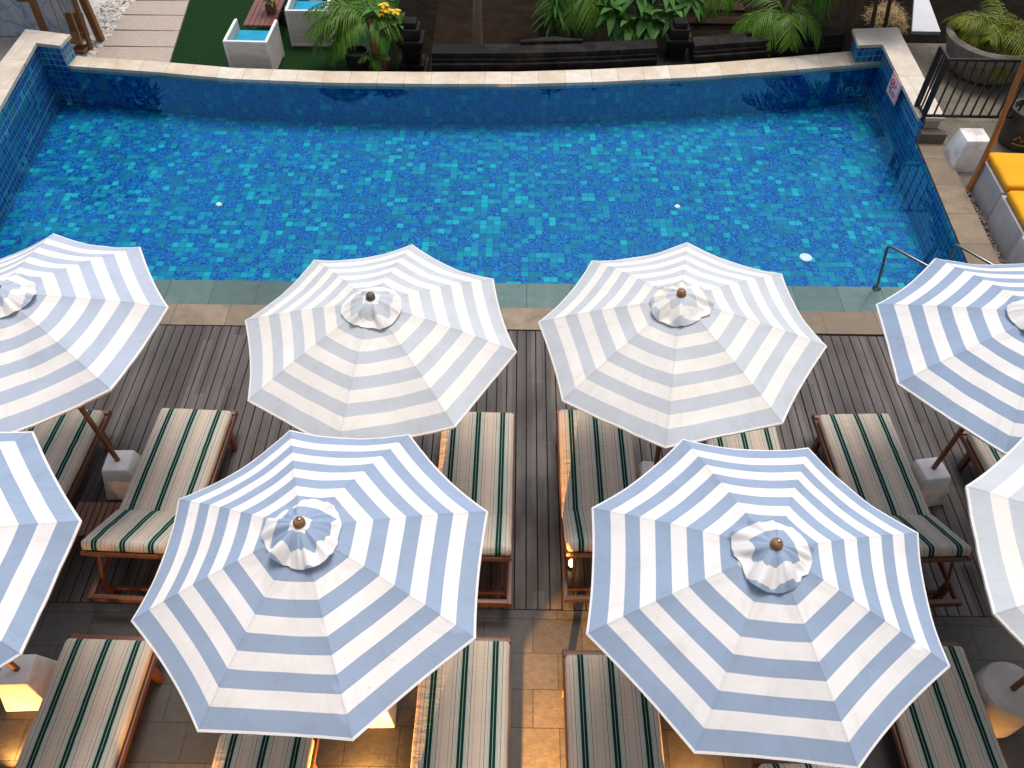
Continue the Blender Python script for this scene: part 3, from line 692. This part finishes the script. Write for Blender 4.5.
# hanging fronds at the top middle
t = thing('palm_tree', 'green palm fronds hanging into the top middle, left of the broad leaves', 'palm tree', (.95, 13.9, -.33))
g = MB(); g.tube([(0, 0, 0), (0, .1, 1.2)], [.06, .05], 10); g.build('trunk', 'bark', t, smooth=50)
lf, st = MB(), MB()
for az, el, L, cu in [(290, 30, 1.0, 110), (265, 25, .9, 100), (315, 30, 1.05, 105), (235, 30, .8, 110), (340, 35, .9, 100), (60, 40, 1, 80), (120, 40, 1, 80), (180, 40, .9, 90)]: frond(lf, st, (0, .1, 1.0), R(az), R(el), L * 1.15, R(cu), .40, .017, 28)
lf.build('fronds', 'palm leaf', t, smooth=70); st.build('leaf_stalks', 'palm leaf', t)
t = thing('palm_tree', 'green palm fronds hanging at the top, right of the broad leaves', 'palm tree', (3.15, 14.0, -.33))
g = MB(); g.tube([(0, 0, 0), (0, .1, 1.2)], [.06, .05], 10); g.build('trunk', 'bark', t, smooth=50)
lf, st = MB(), MB()
for az, el, L, cu in [(275, 25, .8, 110), (240, 30, .8, 110), (310, 30, .8, 110), (0, 35, .9, 90), (90, 40, 1, 80), (180, 40, .7, 90)]: frond(lf, st, (0, .1, 1.0), R(az), R(el), L, R(cu), .30, .012, 24)
lf.build('fronds', 'palm leaf', t, smooth=70); st.build('leaf_stalks', 'palm leaf', t)

def whorl(g, p, n, L, W, el, rnd, axis=None):
    for k in range(n):
        a = 2 * math.pi * k / n + rnd.uniform(-.3, .3); e = R(el) + rnd.uniform(-.3, .3)
        d = Vector((math.cos(a) * math.cos(e), math.sin(a) * math.cos(e), math.sin(e)))
        g.leaf(Vector(p) + d * .02, d, Vector((0, 0, 1)) + d * .01, L * rnd.uniform(.75, 1.1), W * rnd.uniform(.85, 1.1), .22, .35, 4)
# broad-leaved shrub at the top
t = thing('leafy_shrub', 'shrub with big broad glossy leaves above the black stone wall', 'shrub', (2.05, 13.65, -.33)); rb = random.Random(21)
st, lf = MB(), MB()
for (dx, dy, dz) in [(-.50, -.35, .78), (-.25, -.45, .62), (.05, -.40, .70), (.25, -.42, .62), (.52, -.35, .75), (-.1, -.15, 1.0), (.35, -.05, 1.05), (-.6, -.05, 1.1), (.75, -.1, .95), (.0, .3, 1.2)]:
    st.tube([(0, 0, 0), (dx * .4, dy * .3, dz * .55), (dx, dy, dz)], [.03, .02, .012], 6); whorl(lf, (dx, dy, dz), 11, .42, .078, -22, rb); whorl(lf, (dx, dy, dz + .05), 6, .30, .062, 30, rb)
st.build('stems', 'pale bark', t, smooth=60); lf.build('leaves', 'broad leaf', t, smooth=70)
# thin trees
t = thing('tree', 'slim pale bare trunk standing on the brown garden ground', 'tree', (-.68, 13.5, -.33)); g = MB()
g.tube([(0, 0, 0), (0, .03, .5), (.02, .03, 1.1)], [.085, .075, .07], 12); g.build('trunk', 'pale bark', t, smooth=60)
t = thing('sapling', 'thin green sapling with sparse leaves behind the black stone wall', 'sapling', (.60, 13.4, -.33)); g, lf = MB(), MB(); rb = random.Random(4)
g.tube([(0, 0, 0), (.01, 0, .6), (-.01, .02, 1.4)], [.026, .022, .016], 8); g.build('trunk', 'broad leaf', t, smooth=60)
for z in (.62, .75, .88, 1.0, 1.15, 1.3): whorl(lf, (0, 0, z), 7, .40, .028, -12, rb)
lf.build('leaves', 'broad leaf', t, smooth=70)
# flowering tree at the top left, seen mirrored in the pool
t = thing('flowering_tree', 'dense dark flowering tree mirrored in the left end of the pool', 'tree', (-8.7, 14.3, -.33)); rb = random.Random(8); g, lf, fl = MB(), MB(), MB()
g.tube([(0, 0, 0), (.05, 0, .9), (.1, 0, 1.7)], [.12, .10, .09], 10); C = []
for k in range(9):
    a = k * .7; e = (math.cos(a) * .9, math.sin(a) * .8, 2.3 + .5 * (k % 3)); g.tube([(.1, 0, 1.6), (e[0] * .5 + .05, e[1] * .5, 2.1), e], [.07, .05, .03], 8); C.append(e)
g.build('trunk', 'bark', t, smooth=60)
for k in range(260):
    a = rb.uniform(0, 6.28); r_ = 1.62 * rb.random() ** .45; ph = rb.uniform(-.6, 1.2)
    p = (r_ * math.cos(a), r_ * .9 * math.sin(a), 2.75 + 1.05 * math.sin(ph) * rb.uniform(.5, 1)); whorl(lf, p, 8, .30, .06, 5, rb)
    if k % 9 == 0: whorl(fl, (p[0] * 1.0, p[1], p[2] - .22), 6, .09, .035, 0, rb)
lf.build('crown', 'dark leaf', t, smooth=70); fl.build('flowers', 'yellow petal', t, smooth=70)
for n_, (bx, by, lab) in enumerate([(9.7, 12.6, 'unseen dark tree added to darken the right wall of the pool, behind the big planter'), (9.9, 9.4, 'unseen dark tree added to darken the right wall of the pool, behind the yellow cushions'), (-10.1, 10.6, 'unseen dark tree added to darken the left wall of the pool, beside the cream coping')]):  # out-of-view trees, added for dark reflections and shade on the water
    t = thing('added_tree', lab, 'tree', (bx, by, -.1), 0, 'unseen trees added to darken the pool'); rb = random.Random(40 + n_); g, lf = MB(), MB()
    g.tube([(0, 0, 0), (.05, 0, .9), (.0, .05, 1.9), (0, 0, 3.0)], [.15, .12, .10, .05], 10)
    for k in range(7): a = k * .9; g.tube([(0, 0, 1.5 + .1 * k), (math.cos(a) * .5, math.sin(a) * .5, 2.2 + .1 * k), (math.cos(a), math.sin(a), 2.7 + .1 * k)], [.06, .04, .02], 6)
    g.build('trunk', 'bark', t, smooth=60)
    for k in range(240):
        a = rb.uniform(0, 6.28); r_ = 1.5 * rb.random() ** .45; ph = rb.uniform(-1.0, 1.3)
        whorl(lf, (r_ * math.cos(a), 1.2 * r_ * math.sin(a), 3.0 + 1.25 * math.sin(ph) * rb.uniform(.5, 1)), 8, .34, .07, 5, rb)
    lf.build('crown', 'dark leaf', t, smooth=70)
# orchid-like yellow flowers beside the palm
t = thing('flowering_plant', 'plant with bright yellow flowers and long stem beside the palm with orange-brown trunk', 'plant', (-1.95, 12.60, -.33)); rb = random.Random(14); g, lf, fl = MB(), MB(), MB()
g.tube([(0, 0, 0), (-.06, .06, .5), (-.10, .12, 1.0)], [.018, .014, .010], 6); g.build('stem', 'broad leaf', t)
for p in ((-.10, .12, 1.0), (-.22, .15, .95), (.03, .15, .98), (-.15, .2, 1.05)): whorl(fl, p, 7, .085, .04, 10, rb)
for p in ((-.05, .1, .8), (-.3, .25, .95), (.05, .2, .75)): whorl(lf, p, 6, .30, .05, 20, rb)
fl.build('flowers', 'yellow petal', t, smooth=70); lf.build('leaves', 'broad leaf', t, smooth=70)
def undergrowth(label, loc, pts, mat, L, W, seed, el=25):
    t = thing('fern', label, 'fern', loc, 0, 'dark ferns in the shaded garden'); rb = random.Random(seed); lf, st = MB(), MB()
    for k in range(pts):
        frond(lf, st, (0, 0, .05), rb.uniform(0, 6.28), R(rb.uniform(20, 70)), L * rb.uniform(.7, 1.1), R(90), L * .30, W, 16)
    lf.build('fronds', mat, t, smooth=70); st.build('stalks', mat, t)
undergrowth('dark fern at the foot of the slim pale trunk', (.05, 13.25, -.33), 9, 'dark leaf', .42, .010, 1)
undergrowth('dark fern under the big broad leaves', (1.55, 13.2, -.33), 10, 'dark leaf', .42, .010, 2)
undergrowth('dark fern behind the wall, below the drooping fronds with dry leaves', (3.95, 13.1, -.33), 9, 'dark leaf', .40, .010, 3)
undergrowth('dark fern in the black pot at the palm trunk', (-2.32, 12.60, -.10), 8, 'palm leaf', .34, .009, 4)
g = MB(); g.lathe([(.15, 0), (.19, .16), (.20, .34), (.175, .34), (.16, .26), (.03, .25)], n=28); o = g.build('plant_pot', 'dark pot', smooth=40); o.location = (-2.62, 12.72, -.33); tag(o, 'dark grey round plant pot beside the palm trunk', 'plant pot')

# ------------------------------------------------------------------ black stone wall and ornaments
def fary(x):
    for (a, b), (c, d) in zip(FAR, FAR[1:]):
        if a <= x <= c: return b + (d - b) * (x - a) / (c - a)
def offs(d, x0, x1): return [(x, fary(x) + .375 + .01 * x + d) for x in [x0 + (x1 - x0) * i / 8 for i in range(9)]]
t = thing('stone_wall', 'low black moulded stone wall with stepped courses behind the cream coping', 'wall', (0, 0, 0))
for d0, d1, z0, z1 in [(.04, .62, -.34, -.10), (.06, .60, -.095, -.05), (.11, .58, -.045, .01), (.10, .58, .015, .065), (.16, .56, .07, .12), (.20, .50, .125, .20)]:
    for a, b in ((-1.35, 2.25), (2.85, 5.38)) if z0 > -.3 else ((-1.4, 5.38),):
        g = MB(); g.strip(offs(d0, a, b), offs(d1, a, b), z0, z1); g.build('course', 'black stone', t)
# a pointed crest on each run
for x, y in ((.55, 12.62), (4.25, 13.02)):
    g = MB(); g.prism([(x - .5, y), (x + .5, y + .08), (x + .5, y + .12), (x, y + .20), (x - .5, y + .06)], .204, .25); g.build('crest', 'black stone', t)
def lantern(label, loc, s):
    t = thing('stone_pillar', label, 'ornament', loc)
    for i, (w, z0, z1) in enumerate([(.52, 0, .12), (.42, .12, .2), (.30, .2, .48), (.40, .48, .56), (.46, .56, .62), (.34, .62, .80), (.24, .80, .90)]):
        g = MB(); g.box((0, 0, (z0 + z1) / 2 * s), (w * s, w * s, (z1 - z0) * s - .003), .012, 2); g.build('tier', 'black stone', t, smooth=40)
lantern('black tiered stone pillar at the left end of the black wall', (-1.72, 12.75, -.34), .95)
lantern('black tiered stone pillar in the gap of the black wall, below the broad leaves', (2.62, 12.98, -.34), .9)
t = thing('wooden_steps', 'dark brown wooden steps behind the right half of the black wall', 'steps', (3.35, 13.45, -.34))
for k in range(4):
    g = MB(); g.box((0, k * .32, .10 + k * .09), (1.25, .30, .05), .006, 1); g.build('tread', 'dark wood', t)
g = MB(); g.box((0, .5, .03), (1.2, 1.2, .06)); g.build('base', 'dark wood', t)
# ------------------------------------------------------------------ lawn furniture
def chair(label, x, y, rz):
    t = thing('box_chair', label, 'armchair', (x, y, -.33), rz, 'white box armchairs on the lawn'); w, d, h = .70, .72, .62
    g = MB(); g.box((0, 0, h / 2 + .0), (w - .06, .035, h - .06)); g.build('back_panel', 'panel wood', t)
    for sx in (-1, 1):
        g = MB(); g.box((sx * (w / 2 - .02), d / 2, h / 2), (.028, d - .05, h - .06)); g.build('side_panel', 'panel wood', t)
    g = MB()
    for sx in (-1, 1):
        for yy in (0, d): g.box((sx * (w / 2 - .02), yy, h / 2), (.045, .045, h), .004, 1)
        g.box((sx * (w / 2 - .02), d / 2, h - .02), (.047, d - .05, .042), .004, 1)
    g.box((0, 0, h - .02), (w - .09, .047, .042), .004, 1); g.box((0, 0, .03), (w - .09, .047, .05), .004, 1); g.box((0, d, .27), (w - .09, .04, .08), .004, 1)
    g.build('frame', 'white paint', t)
    g = MB(); g.box((0, d / 2 + .01, .30), (w - .08, d - .06, .05)); g.build('seat', 'white paint', t)
    g = MB(); g.box((0, d / 2 + .01, .395), (w - .085, d - .07, .14), .035, 3); g.build('cushion', 'turquoise cloth', t, smooth=50)
chair('white box armchair with turquoise cushion at the pool edge, its back to the pool', -4.30, 12.42, R(-1))
chair('white box armchair with turquoise cushion, farther from the pool and nearer the palm', -3.53, 13.50, R(1))
chair('white box armchair beyond the red-brown table, only a corner in view', -3.95, 15.0, R(180))
t = thing('coffee_table', 'red-brown slatted wooden coffee table on the green lawn', 'table', (-4.30, 13.75, -.33))
g = MB()
for k in range(6): g.box((-.215 + k * .086, 0, .46), (.080, 1.0, .03), .003, 1)
g.build('tabletop', 'table wood', t)
for sx in (-1, 1):
    for sy in (-1, 1):
        g = MB(); g.box((sx * .2, sy * .45, .222), (.05, .05, .444)); g.build('leg', 'table wood', t)
t = thing('potted_plant', 'small yellow-green plant in a square wooden pot on the coffee table', 'potted plant', (-4.18, 13.75, .146))
g = MB(); g.box((0, 0, .07), (.15, .15, .14), .006, 1); g.build('pot', 'table wood', t); lf = MB(); rb = random.Random(6)
for z in (.15, .2, .26, .32, .38): whorl(lf, (rb.uniform(-.02, .02), 0, z), 10, .26, .034, 35, rb)
lf.build('leaves', 'pale yellow leaf', t, smooth=70)

# ------------------------------------------------------------------ painted wall and swing on the left
t = thing('mural_wall', 'garden wall painted with pale blue and white swirls', 'wall', (-9.7, 13.75, -.33))
g = MB(); g.box((0, 0, .85), (4.6, .14, 1.70)); g.build('panel', 'mural', t); g = MB(); g.box((0, 0, 1.74), (4.7, .22, .07)); g.build('cap', 'white concrete', t)
t = thing('garden_swing', 'brown timber swing frame with hanging seat in front of the painted wall', 'swing', (-7.5, 13.2, -.33))
def post(a, b, r_=.055, name='post'):
    g = MB(); a, b = Vector(a), Vector(b); d = b - a; q = d.to_track_quat('Z', 'Y').to_matrix(); g.box((a + b) / 2, (r_ * 1.7, r_ * 1.7, d.length), .006, 1, rot=q); g.build(name, 'swing wood', t)
post((-.32, -.12, 0), (-.32, -.02, 2.1)); post((.34, .32, 0), (.34, .12, 2.1), .065); post((.28, .0, 0), (.34, .08, 2.1), .04)
post((-.60, 0, .88), (-.32, 0, .88), .05, 'rail'); post((-.4, .05, 2.12), (.45, .1, 2.12), .06, 'crossbeam')
g = MB(); g.box((.12, -.02, .24), (.30, .34, .035), .006, 1); g.box((.12, .16, .42), (.30, .03, .30), .006, 1, rot=Matrix.Rotation(R(-12), 3, 'X')); g.box((.16, -.10, .10), (.22, .24, .03), .005, 1); g.build('seat', 'swing wood', t)
for x in (-.02, .26):
    g = MB(); g.tube([(x, -.16, .25), (x * .8, .05, 2.1)], .012, 6); g.tube([(x, .14, .25), (x * .8, .08, 2.1)], .012, 6); g.build('rope', 'rope', t)
g = MB(); g.lathe([(.025, 0), (.03, .01), (.012, .03)], n=14); o = g.build('outlet_cap', 'black plastic', smooth=40); o.location = (-7.32, 10.35, .352); tag(o, 'small black cap on the cream left coping', 'cap')

# ------------------------------------------------------------------ planters on the right
t = thing('planter', 'huge round grey stone planter with fan palm and pink flowers', 'planter', (7.50, 12.52, -.06)); rb = random.Random(31)
g = MB(); g.lathe([(.46, 0), (.56, .06), (.66, .34), (.72, .50), (.74, .56), (.70, .60), (.63, .58), (.61, .47), (.03, .46)], n=48)
for v in g.bm.verts: v.co += Vector((v.co.x, v.co.y, 0)) * .012 * noise.noise(v.co * 5)
g.build('pot', 'grey planter stone', t, smooth=45)
g = MB(); g.lathe([(.60, .50), (.58, .52), (.02, .54)], n=24); g.build('soil', 'soil', t)
lf, st = MB(), MB()
for k in range(30): frond(lf, st, (rb.uniform(-.12, .12), rb.uniform(-.1, .1), .53), rb.uniform(0, 6.28), R(rb.uniform(25, 80)), rb.uniform(.60, .95), R(100), .30, .012, 20)
lf.build('fronds', 'yellow palm leaf', t, smooth=70); st.build('stalks', 'yellow palm leaf', t)
fl = MB(); lf2 = MB()
for k in range(9): whorl(fl, (.35 + rb.uniform(-.12, .22), -.25 + rb.uniform(-.15, .2), .66 + rb.uniform(0, .1)), 6, .06, .025, 10, rb); whorl(lf2, (.33 + rb.uniform(-.15, .2), -.22 + rb.uniform(-.2, .2), .58), 7, .14, .03, 25, rb)
fl.build('flowers', 'pink petal', t, smooth=70); lf2.build('low_leaves', 'broad leaf', t, smooth=70)
t = thing('plant_pot', 'dark mossy round pot with orange scribble at the right photo edge', 'plant pot', (7.28, 10.45, -.06))
g = MB(); g.lathe([(.24, 0), (.27, .05), (.29, .30), (.27, .44), (.30, .50), (.30, .54), (.26, .54), (.24, .46), (.02, .44)], n=40); g.build('pot', 'mossy pot', t, smooth=40)
g = MB(); rb = random.Random(3)
pts = []
for k in range(9):
    a = R(225 + k * 10); pts.append((.300 * math.cos(a), .300 * math.sin(a), .21 + (.045 if k % 2 else -.03)))
g.tube(pts, .010, 6); g.tube([(.300 * math.cos(R(225 + k * 10)), .300 * math.sin(R(225 + k * 10)), .13) for k in range(9)], .009, 6); g.build('orange_marks', 'orange paint', t, smooth=60)
g = MB(); g.prism([(7.02, 14.28), (7.53, 14.28), (7.86, 16.4), (7.74, 16.4)], -.35, -.28); tag(g.build('white_ledge', 'pale wall'), 'white wedge-shaped ledge at the top right, left of the big planter', 'ledge')
t = thing('straw_heap', 'heap of dry straw beside the white wedge-shaped wall', 'straw', (6.72, 14.75, -.34)); lf = MB(); rb = random.Random(9)
for k in range(900):
    a = rb.uniform(0, 6.28); r_ = .34 * rb.random() ** .5; z = .36 * (1 - (r_ / .36) ** 2) * rb.random()
    lf.leaf((r_ * math.cos(a), r_ * 1.5 * math.sin(a), z), (rb.uniform(-1, 1), rb.uniform(-1, 1), rb.uniform(-.3, .4)), (0, 0, 1), rb.uniform(.10, .2), .006, .2, .2, 1)
stuff(lf.build('straw', 'straw', t))
for i, (a, b) in enumerate([((6.10, 13.75, -.33), (6.45, 15.1, .6)), ((6.28, 13.6, -.33), (6.62, 15.0, .7))]):
    g = MB(); g.tube([a, ((a[0] + b[0]) / 2, (a[1] + b[1]) / 2, (a[2] + b[2]) / 2 + .02), b], .035, 8)
    tag(g.build('timber_pole', 'dark wood', smooth=50), 'dark slanting timber pole behind the right pool corner', 'pole', 'slanting timber poles behind the pool corner')

# the building whose balcony the picture is taken from
t = thing('hotel_building', 'hotel front behind the near row of loungers', 'building', (0, -1.4, 0))
g = MB(); g.box((0, -1.2, 8.6), (26, 2.4, 10.6)); g.build('facade', 'facade render', t); g = MB(); g.box((0, -7.6, 1.65), (26, .3, 3.3)); g.build('back_wall', 'dark wood', t)
g = MB(); g.box((0, -4.9, 3.45), (26, 5.0, .3)); g.build('ceiling_slab', 'tan concrete', t)
for k in range(-2, 3):
    g = MB(); g.box((k * 5.0 + 2.5, -.3, 1.65), (.4, .4, 3.3), .01, 1); g.build('column', 'tan concrete', t)
# ------------------------------------------------------------------ lamps, sky, sun
def lamp(name, loc, target, energy, size, spread=None, rad=.04, col=(1, .46, .11)):
    d = bpy.data.lights.new(name, 'SPOT'); d.energy = energy; d.color = col; d.shadow_soft_size = rad; d.spot_size = R(spread or 120); d.spot_blend = .06
    o = bpy.data.objects.new(name, d); COL.objects.link(o); o.location = loc
    o.rotation_euler = (Vector(target) - Vector(loc)).to_track_quat('-Z', 'Y').to_euler(); return o
lamp('floor_lamp_light', (-.12, -.6, .62), (.16, .85, .0), 8500, 0, 28, .015)
lamp('floor_lamp_light', (-.07, -.6, 1.3), (.47, 4.45, .42), 4500, 0, 5.0, .02)
lamp('floor_lamp_light', (-1.0, -1.2, 1.3), (-.62, 4.3, .42), 6500, 0, 6.0, .02)
lamp('floor_lamp_light', (-1.25, -1.2, .70), (-.72, 1.9, .40), 1800, 0, 12, .02)
lamp('ground_spot_light', (-3.72, 1.72, .05), (-3.77, 2.12, .28), 45, 0, 130, .03)
lamp('ground_spot_light', (-1.06, 1.62, .05), (-1.06, 2.1, .25), 60, 0, 150, .03)
lamp('ground_spot_light', (1.42, 1.62, .25), (1.3, 1.95, .0), 24, 0, 150, .03)
lamp('ground_spot_light', (-2.2, 1.3, .45), (-2.35, 2.1, 0), 32, 0, 90, .03)
lamp('ground_spot_light', (3.6, 1.72, .05), (3.8, 2.1, .2), 7.0, 0, 130, .03)
# the one small lit lamp that shows under a lounger
t = thing('floor_light', 'small glowing lamp on the deck under the lounger right of the centre gap', 'lamp', (.555, 3.50, .0))
g = MB(); g.lathe([(.035, 0), (.035, .03), (.028, .035)], n=16); g.build('housing', 'dark iron', t, smooth=40)
g = MB(); g.lathe([(.024, .036), (.026, .09), (.015, .10)], n=16); g.build('lens', 'lamp lens', t, smooth=40)

EL, AZ = 73, 20        # bright hazy sky, sun veiled, beyond the pool and a little to the right
w = bpy.data.worlds.new('World'); S.world = w; w.use_nodes = True; nt = w.node_tree
bg = nt.nodes['Background']; sky = nt.nodes.new('ShaderNodeTexSky'); sky.sky_type = 'NISHITA'; sky.sun_disc = False
sky.sun_elevation = R(EL); sky.sun_rotation = R(AZ); sky.air_density = 1.0; sky.dust_density = 5.0; sky.ozone_density = 1.0
hs = nt.nodes.new('ShaderNodeHueSaturation'); hs.inputs['Saturation'].default_value = .85
nt.links.new(sky.outputs[0], hs.inputs['Color']); nt.links.new(hs.outputs[0], bg.inputs[0]); bg.inputs[1].default_value = .12
d = bpy.data.lights.new('sun', 'SUN'); d.energy = 1.5; d.angle = R(24); d.color = (1, .965, .91)
o = bpy.data.objects.new('sun', d); COL.objects.link(o)
sd = Vector((math.sin(R(AZ)) * math.cos(R(EL)), math.cos(R(AZ)) * math.cos(R(EL)), math.sin(R(EL)))); o.rotation_euler = sd.to_track_quat('Z', 'Y').to_euler()

# ------------------------------------------------------------------ camera
p, r_ = R(49.5), R(.9)
fwd = Vector((0, math.cos(p), -math.sin(p))); rt = Vector((1, 0, 0)); up = rt.cross(fwd)
rt, up = math.cos(r_) * rt + math.sin(r_) * up, -math.sin(r_) * rt + math.cos(r_) * up
cam = bpy.data.cameras.new('camera'); cam.sensor_width = 36; cam.lens = 815 / 1024 * 36; cam.clip_start = .1; cam.clip_end = 600
co = bpy.data.objects.new('camera', cam); COL.objects.link(co)
co.matrix_world = Matrix.Translation((0, 0, 6.6)) @ Matrix((rt, up, -fwd)).transposed().to_4x4()
S.camera = co
S.view_settings.view_transform = 'Standard'; S.view_settings.look = 'None'; S.view_settings.exposure = 0.42; S.view_settings.gamma = 1
S.render.engine = 'CYCLES'; S.cycles.max_bounces = 8; S.cycles.transparent_max_bounces = 12; S.cycles.use_denoising = True
